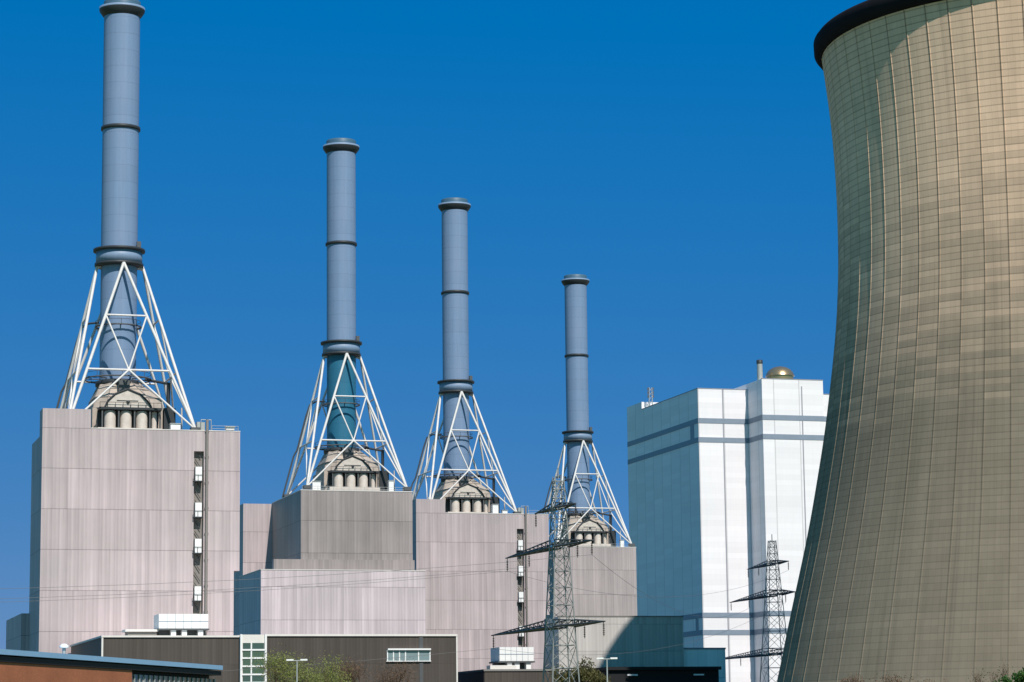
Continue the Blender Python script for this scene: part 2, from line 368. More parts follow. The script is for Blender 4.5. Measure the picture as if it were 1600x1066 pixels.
def make_hood():
    root = empty('flue_hood', (0, 0, 0), GR)
    b = MB(); b.box(-5.6, 8.2, -5.5, 7.5, 61.25, 66.2); b.build('casing', M['beige'], root)
    b = MB()
    lo = [(-5.4,-5.0),(-3.0,-6.6),(6.0,-6.6),(8.3,-5.0),(8.3,5.0),(6.0,6.6),(-3.0,6.6),(-5.4,5.0)]
    mi = [(-5.0,-4.6),(-2.6,-6.0),(5.2,-6.0),(7.9,-4.6),(7.9,4.6),(5.2,6.0),(-2.6,6.0),(-5.0,4.6)]
    hi = [(-3.4,-1.9),(-1.6,-3.7),(1.9,-3.7),(3.7,-1.9),(3.7,1.9),(1.9,3.7),(-1.6,3.7),(-3.4,1.9)]
    vs = [(x, y, 66.2) for x, y in lo] + [(x, y, 68.4) for x, y in mi] + [(x, y, 72.0) for x, y in hi]
    fs = []
    for j in range(2):
        for k in range(8): fs.append((j*8+k, j*8+(k+1) % 8, (j+1)*8+(k+1) % 8, (j+1)*8+k))
    fs += [tuple(reversed(range(8))), tuple(range(16, 24))]
    b._add(vs, fs); b.build('cone', M['beige'], root)
    b = MB()
    for j, ring in ((66.2, lo), (68.4, mi)):
        for k in range(8):
            p, q = ring[k], ring[(k+1) % 8]
            b.tube((*p, j), (*q, j), .13, 6)
    hm = [tuple((a+c)/2 for a, c in zip(p, q)) for p, q in zip(mi, hi)]
    for k in range(8):
        b.tube((*hm[k], 70.2), (*hm[(k+1) % 8], 70.2), .11, 6)
        b.tube((*lo[k], 66.2), (*mi[k], 68.4), .1, 6); b.tube((*mi[k], 68.4), (*hi[k], 72.0), .1, 6)
    b.build('stiffener', M['recess'], root)
    MB().lathe(0.1, 0, [(3.9, 71.0), (4.5, 71.2), (4.5, 72.1), (3.62, 72.4)], 32, cap=False).build('seal_ring', M['dark'], root)
    # gabled bay in front of the cone
    out = [(-3.5, 66.1), (-2.9, 67.3), (-1.5, 68.7), (0.9, 69.7), (3.4, 68.7), (4.9, 67.3), (5.6, 66.1)]
    b = MB(); n = len(out)
    vs = [(x, -8.1, z) for x, z in out] + [(x, -4.0, z) for x, z in out]
    fs = [tuple(range(n)), tuple(reversed(range(n, 2*n)))] + [(k, k+n, (k+1) % n + n, (k+1) % n) for k in range(n)]
    b._add(vs, fs); b.build('front_bay', M['beige_light'], root)
    b = MB()
    for (x0, z0), (x1, z1) in zip(out, out[1:]): b.tube((x0, -8.15, z0), (x1, -8.15, z1), .2, 6)
    b.tube((-1.2, -8.14, 67.4), (3.0, -8.14, 67.4), .08, 6)
    b.build('bay_edge', M['dark'], root)
    MB().lathe(1.0, -8.1, [(.01, 66.9), (.35, 67.0), (.35, 67.3), (.01, 67.4)], 12, cap=False).build('bay_lamp', M['dark'], root)
    MB().box(-.6, 1.5, -6.9, -3.6, 69.4, 71.6).build('dark_box', M['darkgrey'], root)  # dark box on the cone below the truss node
    MB().box(-4.6, 7.3, -5.65, -5.51, 62.0, 65.6).build('dark_panel', M['dark'], root)
    for x in (-2.35, 0.75, 3.85, 6.3):
        r = 1.12 if x < 6 else .5
        b = MB(); b.lathe(x, -7.0, [(r, 62.0), (r, 65.1), (r*.9, 65.45)], 20); b.build('cylinder_vessel', M['beige_light'], root)
    for x in (-4.0, -.8, 2.3, 5.3, 7.3):
        b = MB(); b.box(x-.14, x+.14, -8.3, -8.0, 62.0, 65.6); b.build('post', M['darkgrey'], root)
    MB().box(-4.9, 7.7, -8.7, -5.4, 61.25, 61.98).build('base_slab', M['beige_light'], root)
    b = MB(); b.box(-4.6, 7.6, -8.6, -5.4, 65.6, 66.05)
    for k in range(9):
        x = -4.5 + 12.0*k/8
        b.tube((x, -8.5, 66.05), (x, -8.5, 67.0), .05, 5)
    b.tube((-4.5, -8.5, 67.0), (7.5, -8.5, 67.0), .05, 5)
    b.build('gantry', M['dark'], root)
    b = MB(); b.tube((9.6, -3.5, 61.25), (9.6, -3.5, 71.8), .38, 10); b.tube((9.6, -3.5, 71.6), (5.2, -1.6, 72.6), .26, 8)
    b.build('vent_pipe', M['dark'], root)
    b = MB(); b.box(8.6, 10.9, -4.6, 2.2, 61.25, 66.6); b.build('switch_cabinet', M['dark'], root)
    b = MB(); b.tube((11.9, -6.0, 61.25), (11.9, -6.0, 66.5), .16, 8); b.build('thin_vent_pipe', M['beige_light'], root)
    return root

def make_house(kind, xl=-16):
    root = empty('boiler_house', (0, 0, 0), GR)
    if kind == 'tall':           # with corner parapet, stair slot and downpipe
        b = MB()
        b.box(-12.9, 13.25, -13, -11.8, 34, 61.2); b.box(15.2, 22.3, -13, -11.8, 34, 61.2)
        b.box(13.25, 15.2, -13, -11.8, 57.2, 61.2)
        b.box(-12.9, 13.25, -13, -11.8, 0, 34); b.box(15.2, 21.2, -13, -11.8, 0, 34)
        b.box(13.25, 15.2, -13, -11.8, 0, 24.0)
        b.box(-12.9, 22.3, -11.8, 22.7, 34, 61.2); b.box(-12.9, 21.2, -11.8, 22.7, 0, 34)
        b.build('wall', M['clad'], root)
        MB().box(xl, -12.9, -13, 6, 0, 60).build('side_aisle', M['clad'], root)
        b = MB(); b.box(xl, -12.9, -13, -8, 60, 64.9); b.box(-12.9, -6.8, -13, -8, 61.2, 64.9); b.build('parapet', M['clad'], root)
        MB().box(xl-1.5, -12.9, 6.01, 37, 0, 26.6).build('low_wing', M['clad'], root)
        b = MB(); b.box(-6.75, 22.34, -13.06, -12.7, 61.2, 61.34); b.box(22.1, 22.36, -12.7, 22.7, 61.2, 61.34); b.build('coping', M['trim'], root)
        MB().box(13.27, 15.18, -11.86, -11.81, 24.02, 57.18).build('stair_recess', M['recess'], root)
        for z in (51.4, 44.4, 37.4, 28.2):
            f = MB().box(13.5, 14.75, -13.55, -11.87, z, z+2.7).build('landing_box', M['white'], root)
            m = MB(); m.box(13.1, 14.95, -13.75, -11.87, z-.22, z-.02)
            for x in (13.15, 14.0, 14.9): m.tube((x, -13.7, z), (x, -13.7, z+1.1), .05, 5)
            m.tube((13.15, -13.7, z+1.1), (14.9, -13.7, z+1.1), .05, 5)
            m.build('landing_platform', M['dark'], f)
        b = MB()
        for z in range(26, 57, 2): b.tube((14.7, -12.3, z), (13.6, -12.3, z+1.7), .09, 5)
        b.build('stair_flight', M['darkgrey'], root)
        b = MB(); b.tube((15.75, -13.32, 22), (15.75, -13.32, 63.4), .28, 10)
        for z in range(26, 62, 5): b.box(15.35, 16.15, -13.3, -13.0, z, z+.25)
        b.build('downpipe', M['recess'], root)
        b = MB(); b.box(13.9, 15.4, -12.6, -11, 61.25, 63.0); b.tube((14.6, -12.9, 63.4), (16.6, -12.9, 63.4), .08, 6)
        for x in (14.6, 15.75, 16.6): b.tube((x, -12.9, 61.2), (x, -12.9, 63.4), .07, 6)
        b.build('stair_head', M['galv'], root)
        x0, x1 = 16.8, 22.0
    else:
        b = MB(); b.box(-12.9, 14.7, -13, 22.7, 0, 60.6); b.build('wall', M['clad_grey' if kind == 'stepped' else 'clad_rose'], root)
        b = MB(); b.box(-12.98, 14.78, -13.08, -12.7, 60.6, 60.78); b.box(-13.0, -12.7, -12.7, 22.6, 60.6, 60.78); b.box(14.5, 14.78, -12.7, 22.6, 60.6, 60.78)
        b.build('coping', M['trim'], root)
        if kind == 'stepped':
            MB().box(-20.3, 12, 22.71, 46, 0, 60.5).build('rear_wing', M['clad'], root)
            b = MB(); b.box(-19.9, 14.6, -15.2, -13.01, 0, 43.9); b.build('ledge', M['clad_grey'], root)
            b = MB(); b.box(-23.9, 16.0, -20.0, -15.21, 0, 41.0); b.box(-23.9, -12.91, -12.99, 8.0, 0, 41.0); b.box(-23.9, -19.91, -15.2, -13, 0, 41.0)
            b.build('front_wing', M['clad_pale'], root)
            b = MB(); b.box(-24.0, 16.1, -20.1, -19.7, 41.0, 41.16); b.box(-24.0, -23.6, -19.7, 8.0, 41.0, 41.16); b.build('wing_coping', M['trim'], root)
        x0, x1 = -12.5, 14.4
    b = MB()
    zt = 61.2 if kind == 'tall' else 60.6
    n = int((x1 - x0)/1.8)
    for k in range(n+1):
        x = x0 + (x1-x0)*k/n; b.tube((x, -12.6, zt), (x, -12.6, zt+1.1), .045, 5)
    for h in (.55, 1.1): b.tube((x0, -12.6, zt+h), (x1, -12.6, zt+h), .04, 5)
    b.build('railing', M['galv'], root)
    return root

h_tall = make_house('tall'); h_step = make_house('stepped'); h_plain = make_house('plain')
h_tall.location = grid(S[0], 0, 0); h_step.location = grid(S[1], 0, 0); h_plain.location = grid(S[3], 0, 0)
h3 = make_house('tall', -14.9); h3.location = grid(S[2], 0, 0)
GB = 'boiler houses in a receding row'
tag(h_tall, 'pinkish grey boiler house at the far left, under the tallest chimney', 'boiler house', GB)
tag(h_step, 'darker grey clad boiler house with a lower pale stepped wing across its front', 'boiler house', GB)
tag(h3, 'pinkish grey boiler house with a corner parapet, between the stepped house and the near pylon', 'boiler house', GB)
tag(h_plain, 'grey boiler house half hidden by the near lattice pylon', 'boiler house', GB)

chim = make_chimney(); hood = make_hood()
CL = ['tallest and nearest blue grey chimney on white tripod trusswork, at the far left',
      'blue grey chimney whose lower shaft inside the truss is painted teal',
      'blue grey chimney third from the left, between the teal based one and the shortest',
      'smallest and farthest blue grey chimney, behind the lattice pylon']
HL = ['beige flue hood with pale cylinders under the tallest chimney at far left',
      'beige flue hood under the chimney with the teal lower shaft',
      'beige flue hood under the third chimney from the left, partly behind a parapet',
      'beige flue hood under the smallest farthest chimney beside the lattice pylon']
for i in range(4):
    c = chim if i == 0 else copy_tree(chim)
    c.location = grid(S[i], 0, 0); tag(c, CL[i], 'chimney', 'chimneys on the boiler houses')
    h = hood if i == 0 else copy_tree(hood)
    h.location = grid(S[i], 0, 0); tag(h, HL[i], 'flue hood', 'flue hoods under the chimneys')
    if i == 1:
        for ch in c.children:
            if ch.name.startswith('lower_shaft'):
                ch.data = ch.data.copy(); ch.data.materials.clear(); ch.data.materials.append(M['shaft_teal'])
                ch['label'] = 'teal blue lower shaft inside the truss'

# small plant on the roofs
def roof_box(i, u, v, z, w, d, h, label):
    root = empty('roof_vent', grid(S[i], u, v, z), GR, label, 'roof vent', 'small vents on the boiler house roofs')
    MB().box(-w/2, w/2, -d/2, d/2, .25, h).build('housing', M['white'], root)
    b = MB()
    for x in (-w/2+.2, w/2-.2):
        for y in (-d/2+.2, d/2-.2): b.box(x-.1, x+.1, y-.1, y+.1, 0, .25)
    b.build('base_frame', M['darkgrey'], root)
    MB().box(-w/2-.15, w/2+.15, -d/2-.15, d/2+.15, h, h+.15).build('cover', M['galv'], root)
roof_box(0, 9.7, -11.6, 61.2, 1.9, 1.6, 1.3, 'white vent box beside the right truss foot of the tallest chimney')
roof_box(0, 20.5, -11.8, 61.34, 1.6, .9, .8, 'low white vent box at the right roof corner of the far left boiler house')
roof_box(2, 7.6, -11.2, 61.2, 1.6, 1.6, 2.6, 'tall white vent box right of the third hood')
roof_box(2, 10.2, -11.6, 61.2, 1.4, 1.2, 1.0, 'small white vent box near the right truss foot of the third chimney')
roof_box(1, -8.8, -11.0, 60.6, 2.0, 1.6, 2.3, 'white vent box left of the hood on the darker grey boiler house')
roof_box(1, 9.8, -11.0, 60.6, 1.2, 1.2, 2.8, 'narrow white vent box right of the hood on the darker grey boiler house')
roof_box(3, 10.6, -11.0, 60.6, 1.2, 1.2, 2.4, 'narrow white vent box on the roof of the boiler house by the white block')

# ------------------------------------------------------------------ white block behind
W0 = (65.63, 900.0)
wb = empty('white_boiler_block', grid(W0, 0, 0), GR, 'tall white boiler block with blue grey stripes behind the cooling tower', 'power block')
MB().box(0, 18.9, 0, 77, 0, 122.7).build('main_wall', M['white_clad'], wb)
MB().box(18.96, 42.2, -13.6, 60, 0, 124.9).build('front_wall', M['white_clad'], wb)
MB().box(42.21, 75, -13.0, 60, 0, 120.0).build('right_wall', M['white_clad'], wb)
MB().box(0.0, 9, 60, 77, 122.7, 125.6).build('roof_cabin', M['white_clad'], wb)
def stripe(z0, z1):
    b = MB()
    b.box(-.12, 18.83, -.12, -.001, z0, z1); b.box(-.12, -.001, 0, 77, z0, z1)
    b.box(18.84, 18.959, -13.72, -.13, z0, z1); b.box(18.96, 42.2, -13.72, -13.601, z0, z1)
    b.box(42.3, 43.6, -13.1, -13.001, z0, z1)
    b.build('stripe', M['stripe'], wb)
for z in (110.4, 103.6, 41.8, 35.8): stripe(z, z+1.8)
MB().box(-.1, -.001, 4.4, 8.2, 105.42, 110.38).build('stripe_link', M['stripe'], wb)
MB().box(-.1, -.001, 4.4, 7.0, 37.62, 41.78).build('stripe_link', M['stripe'], wb)
for (u, v) in ((9.4, 0), (34.0, -13.6)):
    b = MB(); b.box(u-.22, u+.22, v-.06, v-.001, 0, 103.58); b.box(u-.22, u+.22, v-.06, v-.001, 105.42, 110.38); b.box(u-.22, u+.22, v-.06, v-.001, 112.22, 122.6)
    b.build('joint', M['joint'], wb)
b = MB()
for (x0, x1, y0, y1, z) in ((-.1, 18.8, -.1, .5, 122.7), (18.86, 42.3, -13.7, -13.1, 124.9), (42.3, 75, -13.1, -12.5, 120.0)):
    b.box(x0, x1, y0, y1, z, z+.25)
b.box(-.1, .5, .5, 59.9, 122.7, 122.95)
b.build('coping', M['joint'], wb)
dm = empty('roof_dome', grid(W0, 28.4, -7.6, 125.6), 0, 'bronze coloured dome on the roof of the white block', 'dome')
MB().lathe(0, 0, [(4.8, -.7), (4.8, 1.2)], 40).build('drum', M['gold'], dm)
MB().lathe(0, 0, [(5.2, 1.2), (5.0, 1.7), (4.6, 2.6), (3.7, 3.6), (2.4, 4.35), (1.0, 4.7), (0.2, 4.75)], 40).build('cap', M['gold'], dm)
fl = empty('roof_flue', grid(W0, 20.2, -9, 124.9), 0, 'slim pale metal flue with dark top on the white block, left of the dome', 'flue')
MB().cyl(0, 0, 1.0, 0, 6.0, 20).build('pipe', M['galv'], fl)
MB().lathe(0, 0, [(1.12, 6.0), (1.12, 7.2), (.7, 7.4)], 20).build('cowl', M['dark'], fl)
an = empty('antenna_mast', grid(W0, 2.6, 57, 122.7), 0, 'small lattice antenna mast on the rear left roof of the white block', 'antenna')
b = MB()
for x, y in ((-.7, -.7), (.7, -.7), (.7, .7), (-.7, .7)): b.tube((x, y, 0), (x*.7, y*.7, 8), .12, 6)
for k in range(5):
    z = k*1.6; b.tube((-.7, -.7, z), (.6, -.6, z+1.6), .08, 5); b.tube((.7, .7, z), (-.6, .6, z+1.6), .08, 5); b.tube((-.7, .7, z), (-.6, -.6, z+1.6), .08, 5)
b.build('lattice', M['galv'], an)
b = MB()
for k, z in enumerate((4.2, 5.6, 7.0)): b.box(-1.2, -.75, -.3, .3, z, z+1.0); b.box(.75, 1.2, -.3, .3, z, z+1.0)
b.build('panel_antenna', M['darkgrey'], an)
b = MB(); b.box(3.4, 5.8, -1, 1, 0, 2.0)
tag(b.build('roof_cabinet', M['dark']), 'small dark cabinet beside the antenna mast on the white block', 'cabinet').location = grid(W0, 2.0, 57, 122.7)
ax = empty('low_annex', grid((12.4, 477.0), 0, 0), GR, 'pale low annex at the foot of the white block, right of the grey hall', 'annex')
MB().box(20.02, 28.6, 1, 14, 0, 17.4).build('wall', M['annex'], ax)
MB().box(20.02, 28.7, .9, 14.1, 17.4, 17.7).build('coping', M['stripe'], ax)
MB().box(28.61, 36.5, 4, 14, 0, 10.5).build('side_wall', M['annex'], ax)

# ------------------------------------------------------------------ cooling tower
TC = (85.3, 391.6)
prof = [(6, 46.4), (9.4, 45.4), (18.75, 43.3), (25.6, 41.6), (32.5, 39.95), (39.45, 38.55), (47.4, 37.05), (53.4, 36.15), (59.5, 35.3), (65.5, 34.6), (73.7, 34.08), (82.9, 33.98), (91.2, 34.2), (97.4, 34.6), (103.7, 35.25), (108.0, 35.8)]
def rad(z):
    for (z0, r0), (z1, r1) in zip(prof, prof[1:]):
        if z <= z1:
            t = (z - z0)/(z1 - z0); t = max(0, t)
            return r0 + (r1 - r0)*t
    return prof[-1][1]
def rs(z):                                       # smoothed
    return (rad(z-3) + rad(z-1.5) + rad(z) + rad(z+1.5) + rad(z+3))/5 if 9 < z < 105 else rad(z)
ct = empty('cooling_tower', (TC[0], TC[1], 0), 0, 'huge tan concrete hyperbolic cooling tower with vertical ribs and dark rim', 'cooling tower')
b = MB(); NB = 60; offs = [(-.17, 0), (-.12, .07), (.12, .07), (.17, 0), (1.5, 0), (3.0, 0), (4.5, 0)]
zs = [6 + k for k in range(103)]
vs = []
for z in zs:
    r = rs(z)
    for k in range(NB):
        for da, dr in offs:
            a = R(6*k + da); vs.append(((r+dr)*math.cos(a), (r+dr)*math.sin(a), z))
n = NB*len(offs); fs = []
for j in range(len(zs)-1):
    for k in range(n): fs.append((j*n+k, j*n+(k+1) % n, (j+1)*n+(k+1) % n, (j+1)*n+k))
b._add(vs, fs, False)
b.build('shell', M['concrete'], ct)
MB().lathe(0, 0, [(rs(z)-.35, z) for z in range(6, 109, 3)], 120, cap=False).build('inner_shell', M['recess'], ct)
MB().lathe(0, 0, [(35.6, 107.4), (36.3, 107.6), (36.95, 108.4), (37.0, 109.9), (36.6, 110.4), (35.0, 110.4), (35.0, 107.9)], 160, cap=False).build('rim', M['rim'], ct)
b = MB()
for k in range(40):
    a = 2*PI*k/40; a2 = 2*PI*(k+.5)/40
    for s in (1, -1):
        b.tube((47.6*math.cos(a), 47.6*math.sin(a), 0), (46.2*math.cos(a+s*PI/40), 46.2*math.sin(a+s*PI/40), 6.3), .45, 8)
b.build('column_ring', M['concrete'], ct)
MB().lathe(0, 0, [(50, 0), (50, 1.0), (49.6, 1.0), (49.6, 0)], 96, cap=False).build('basin_wall', M['concrete'], ct)

# ------------------------------------------------------------------ low buildings in front
ha = empty('turbine_hall', grid(S[0], 0, 0), GR, 'long dark brown flat roofed hall in front of the boiler houses', 'hall')
MB().box(-10.14, 13.75, -60, -14.5, 0, 19.3).build('wall', M['brown_wall'], ha)
MB().box(18.4, 53.0, -60, -14.5, 0, 19.5).build('wall', M['brown_wall'], ha)
b = MB(); b.box(-10.35, 13.76, -60.25, -14.3, 19.3, 19.62); b.build('roof_edge', M['trim'], ha)
b = MB(); b.box(18.41, 53.25, -60.25, -14.3, 19.5, 19.85); b.box(53.0, 53.25, -60.2, -59.6, 0, 19.5); b.build('roof_edge', M['trim'], ha)
MB().box(-10.3, -10.0, -60.2, -59.9, 0, 19.3).build('corner_trim', M['trim'], ha)
st = MB().box(13.77, 18.4, -60.6, -15, 0, 19.75).build('stair_tower', M['trim'], ha)
rows = [17.25 - 1.42*k for k in range(11)]
for k, z in enumerate(rows):
    MB().box(14.25, 18.0, -60.72, -60.601, z, z+1.05).build('window', M['glass'] if k in (0, 4, 7) else M['glass_green'], st)
b2 = MB(); b2.box(13.75, 14.1, -60.95, -60.61, 0, 19.8); b2.box(18.1, 18.45, -60.95, -60.61, 0, 19.8); b2.build('mullion', M['white'], st)
b2 = MB()
for z in rows: b2.box(14.11, 18.09, -60.85, -60.73, z-.3, z-.02); b2.box(15.6, 15.85, -60.82, -60.73, z, z+1.05)
b2.build('window_bars', M['white'], st)
wn = MB().box(40.2, 48.2, -60.25, -60.001, 15.15, 17.0).build('window_band', M['glass_pale'], ha)
b2 = MB()
for x in (40.2, 41.3, 42.4, 43.5, 45.9, 48.0): b2.box(x, x+.2, -60.34, -60.26, 15.15, 17.0)
b2.box(40.1, 48.3, -60.36, -60.25, 15.0, 15.14)
b2.build('frame', M['white'], wn)
MB().box(40.3, 48.2, -60.7, -60.002, 17.02, 17.3).build('window_hood', M['white'], ha)
MB().box(46.2, 46.9, -60.12, -60.002, 0, 19.4).build('downpipe', M['darkgrey'], ha)

def rooftop_unit(loc, w, label):
    root = empty('rooftop_unit', loc, GR, label, 'ventilation unit', 'white ventilation units on flat roofs')
    MB().box(0, w, 0, 6, 1.55, 4.1).build('housing', M['white'], root)
    b = MB(); b.box(-.02, w+.02, -.04, -.001, 2.75, 2.85)
    for k in range(1, 6): b.box(w*k/6-.03, w*k/6+.03, -.03, -.001, 1.55, 4.1)
    b.build('panel_joint', M['stripe'], root)
    MB().box(-.3, w+.15, -.25, 6.2, 1.25, 1.53).build('base_slab', M['darkgrey'], root)
    for x in (.3*w, .52*w, .85*w):
        MB().box(x-.45, x+.45, .1, 5.5, 0, 1.24).build('plinth', M['white'], root)
    MB().box(.02*w, .98*w, 1.6, 5.4, 0, 1.2).build('duct', M['darkgrey'], root)
rooftop_unit(grid(S[0], .8, -52, 19.63), 8.8, 'white ventilation unit on the dark brown hall roof, below the far left boiler house')
rooftop_unit(grid(S[0], 64.6, -48, 13.86), 6.6, 'smaller white ventilation unit on the little dark pump house roof')
rh = empty('roof_lantern', grid(S[0], -4.9, -52, 19.63), GR, 'low roof lantern with pale lid left of the ventilation unit on the dark hall', 'roof lantern')
MB().box(.3, 5.4, .4, 4, 0, 1.0).build('curb', M['recess'], rh)
MB().box(-.2, 5.6, 0, 4.5, 1.0, 1.4).build('lid', M['trim'], rh)

pb = empty('pump_house', grid(S[0], 0, 0), GR, 'small dark flat roofed pump house between the brown hall and the near pylon', 'pump house')
MB().box(61.1, 77.5, -50, -31, 0, 13.5).build('wall', M['brown_wall'], pb)
MB().box(60.9, 77.7, -50.2, -30.8, 13.5, 13.85).build('roof_edge', M['roof'], pb)
MB().box(62.5, 67.5, -49, -46.5, 13.86, 14.6).build('roof_curb', M['trim'], pb)
MB().box(60.95, 61.09, -49.9, -31.2, 0, 13.45).build('shaded_side', M['black_wall'], pb)  # left wall's shade put into a black sheet over the dark cladding

HC = (12.4, 477.0)
hc = empty('ash_hall', grid(HC, 0, 0), GR, 'grey flat roofed hall beside the near pylon, mostly in the shade of the cooling tower', 'hall')
MB().box(-4.6, 19.9, 0, 9, 0, 23.4).build('wall', M['teal_clad'], hc)
MB().box(-4.7, 20.0, -.1, .4, 23.4, 23.6).build('coping', M['recess'], hc)
hd = empty('entrance_building', grid(HC, 0, 0), GR, 'low black flat roofed building with a white wall light in front of the grey hall', 'entrance building')
MB().box(-3.4, 17.2, -25, -1, 0, 12.9).build('wall', M['black_wall'], hd)
MB().box(-3.8, 17.5, -25.6, -.8, 12.9, 13.45).build('roof_slab', M['black_wall'], hd)
for x in (-2, 1.5, 5, 8.5, 12):
    w = MB().box(x, x+2.9, -25.1, -25.001, 8.2, 10.6).build('window', M['glass'], hd)
for x in (-.2, 12.2):
    MB().box(x, x+1.9, -25.9, -25.61, 11.9, 12.15).build('wall_light', M['white'], hd)
MB().box(4.5, 8.0, -25.4, -25.12, 9.4, 10.6).build('sign_panel', M['stripe'], hd)

# brick building, near
TB = math.atan(0.2145)
bb = empty('brick_building', (-17.15, 150.0, 0), -TB, 'orange brick building with blue metal roof edge and glazed end, at bottom left', 'brick building')
MB().box(-14, -.05, -58, -14.4, 0, 5.35).build('wall', M['brick'], bb)
MB().box(-14, -.6, -14.4, -.3, 0, 5.35).build('end_wall', M['black_wall'], bb)
gl = MB().box(-.55, -.25, -14.35, -.4, .4, 5.15).build('glazing', M['glass'], bb)
b = MB()
for k in range(19):
    y = -14.35 + 13.9*k/18; b.box(-.24, -.19, y-.06, y+.06, .4, 5.15)
b.box(-.24, -.08, -14.35, -.4, 2.6, 2.75); b.build('mullion', M['galv'], gl)
b = MB()
for k in (2, 9, 16):
    y = -14.35 + 13.9*k/18; b._add([(-.23, y+.1, .4), (-.23, y+.66, .4), (-.23, y+.62, 5.1), (-.23, y+.35, 4.4)], [(0,1,2,3)])
b.build('pane_reflection', M['white'], gl)  # white shapes that paint reflections onto the panes
MB().box(-14.4, .02, -58.5, .02, 5.36, 5.62).build('eave_band', M['black_wall'], bb)  # black band under the roof edge
MB().box(-14.6, .16, -58.5, -.1, 5.68, 5.93).build('roof_edge', M['blue_metal'], bb)
for k, y in enumerate((-31.5, -22.5)):
    v = empty('roof_cowl', (-17.15 + (-.6)*math.cos(TB) + y*math.sin(TB), 150 + .6*math.sin(TB) + y*math.cos(TB), 5.98), 0,
              ['small white roof cowl on the blue roof edge, the left one of the pair', 'small white roof cowl on the blue roof edge, nearer the glazed end'][k], 'roof cowl', 'cowls on the brick building roof')
    MB().cyl(0, 0, .09, 0, .3, 12).build('pipe', M['galv'], v)
    MB().lathe(0, 0, [(.22, .3), (.24, .4), (.1, .5)], 12).build('cap', M['white'], v)

# ------------------------------------------------------------------ pylons and wires
def pylon(loc, arms, H, w0, w1, e, label):
    root = empty('lattice_pylon', (loc[0], loc[1], 0), 0, label, 'pylon', 'lattice power pylons')
    ex, ey = e
    nx, ny = -ey, ex
    def c(z, sx, sy):
        t = z/H
        w = w0*(1-t)**1.0 + w1*t
        w *= .5
        return Vector((ex*sx*w + nx*sy*w, ey*sx*w + ny*sy*w, z))
    m = MB()
    q = [(1,1), (1,-1), (-1,-1), (-1,1)]
    for s in q:
        m.tube(c(0, *s), c(H*.97, *s), .10, 6, .06)
    z = 0.0; lev = [0]
    while z < H*.95:
        z += max(.9, (w0*(1-z/H)+w1*z/H)*.85); lev.append(min(z, H*.97))
    for za, zb in zip(lev, lev[1:]):
        for k in range(4):
            a, bq = q[k], q[(k+1) % 4]
            m.tube(c(za, *a), c(zb, *bq), .04, 5); m.tube(c(za, *bq), c(zb, *a), .04, 5)
            m.tube(c(zb, *a), c(zb, *bq), .045, 5)
    m.tube((0, 0, H*.96), (0, 0, H), .08, 5)
    m.build('mast', M['pylon'], root)
    tips = []
    for z, L, Rr, hh in arms:
        am = MB()
        for sgn, ln in ((1, L), (-1, Rr)):
            tip = Vector((ex*ln*sgn, ey*ln*sgn, z))
            n = max(4, int(ln/1.7))
            for s in (1, -1):
                lo = c(z, sgn, s); up = c(z+hh, sgn, s)
                am.tube(lo, tip, .15, 6, .08); am.tube(up, tip, .09, 6, .06)
                pl = lo; pu = up
                for k in range(1, n):
                    a = lo.lerp(tip, k/n); bq = up.lerp(tip, k/n)
                    am.tube(pl, bq, .06, 4); am.tube(a, bq, .05, 4); pl = a
            for k in range(1, n):
                a = c(z, sgn, 1).lerp(tip, k/n); bq = c(z, sgn, -1).lerp(tip, (k-.5)/n); am.tube(a, bq, .07, 4)
        am.build('cross_arm', M['galv_dark'], root)
        for sgn, ln in ((1, L), (-1, Rr)):
            for fr in ((.97, .55) if ln > 9 else (.97,)):
                p = Vector((ex*ln*sgn*fr, ey*ln*sgn*fr, z-.05))
                iv = MB(); iv.tube(p, p - Vector((0, 0, 1.6)), .05, 6)
                for k in range(6): iv.lathe(p.x, p.y, [(.05, p.z-.3-.2*k), (.15, p.z-.36-.2*k), (.05, p.z-.42-.2*k)], 8, cap=False)
                iv.build('insulator', M['insul'], root)
                tips.append(Vector((loc[0], loc[1], 0)) + p - Vector((0, 0, 1.6)))
    return tips
t1 = pylon((5.25, 300.0), [(28.1, 8.2, 5.8, .55), (23.5, 19.2, 11.0, .8), (14.2, 25.0, 14.4, .8)], 32.8, 4.0, .9, (-.33, .944), 'near grey lattice pylon in front of the third and fourth boiler houses')
t2 = pylon((48.3, 480.0), [(32.9, 14.5, 8.8, .7), (27.1, 25.5, 12.0, 1.0), (16.2, 36.0, 16.3, 1.0)], 38.5, 6.0, 1.0, (-.24, .971), 'distant lattice pylon in front of the white block, cut off by the cooling tower')
GW = 'overhead conductors on the pylons'
def wire(p, q, sag, label, r=.02):
    b = MB(); n = 24; pts = []
    for k in range(n+1):
        t = k/n; v = p.lerp(q, t); v.z -= 4*sag*t*(1-t); pts.append(v)
    for a, c in zip(pts, pts[1:]): b.tube(a, c, r, 5)
    tag(b.build('power_line', M['wire']), label, 'power line', GW)
for i in (2, 3, 4, 6):
    p = t1[i]; wire(p, p + Vector((-235, -60, 7)), 7.5, 'thin dark conductor running left from the near pylon across the boiler houses')
for i, j in ((2, 2), (4, 4), (6, 6)):
    wire(t1[i], t2[j], 4.0, 'thin dark conductor sagging between the near and the distant pylon')

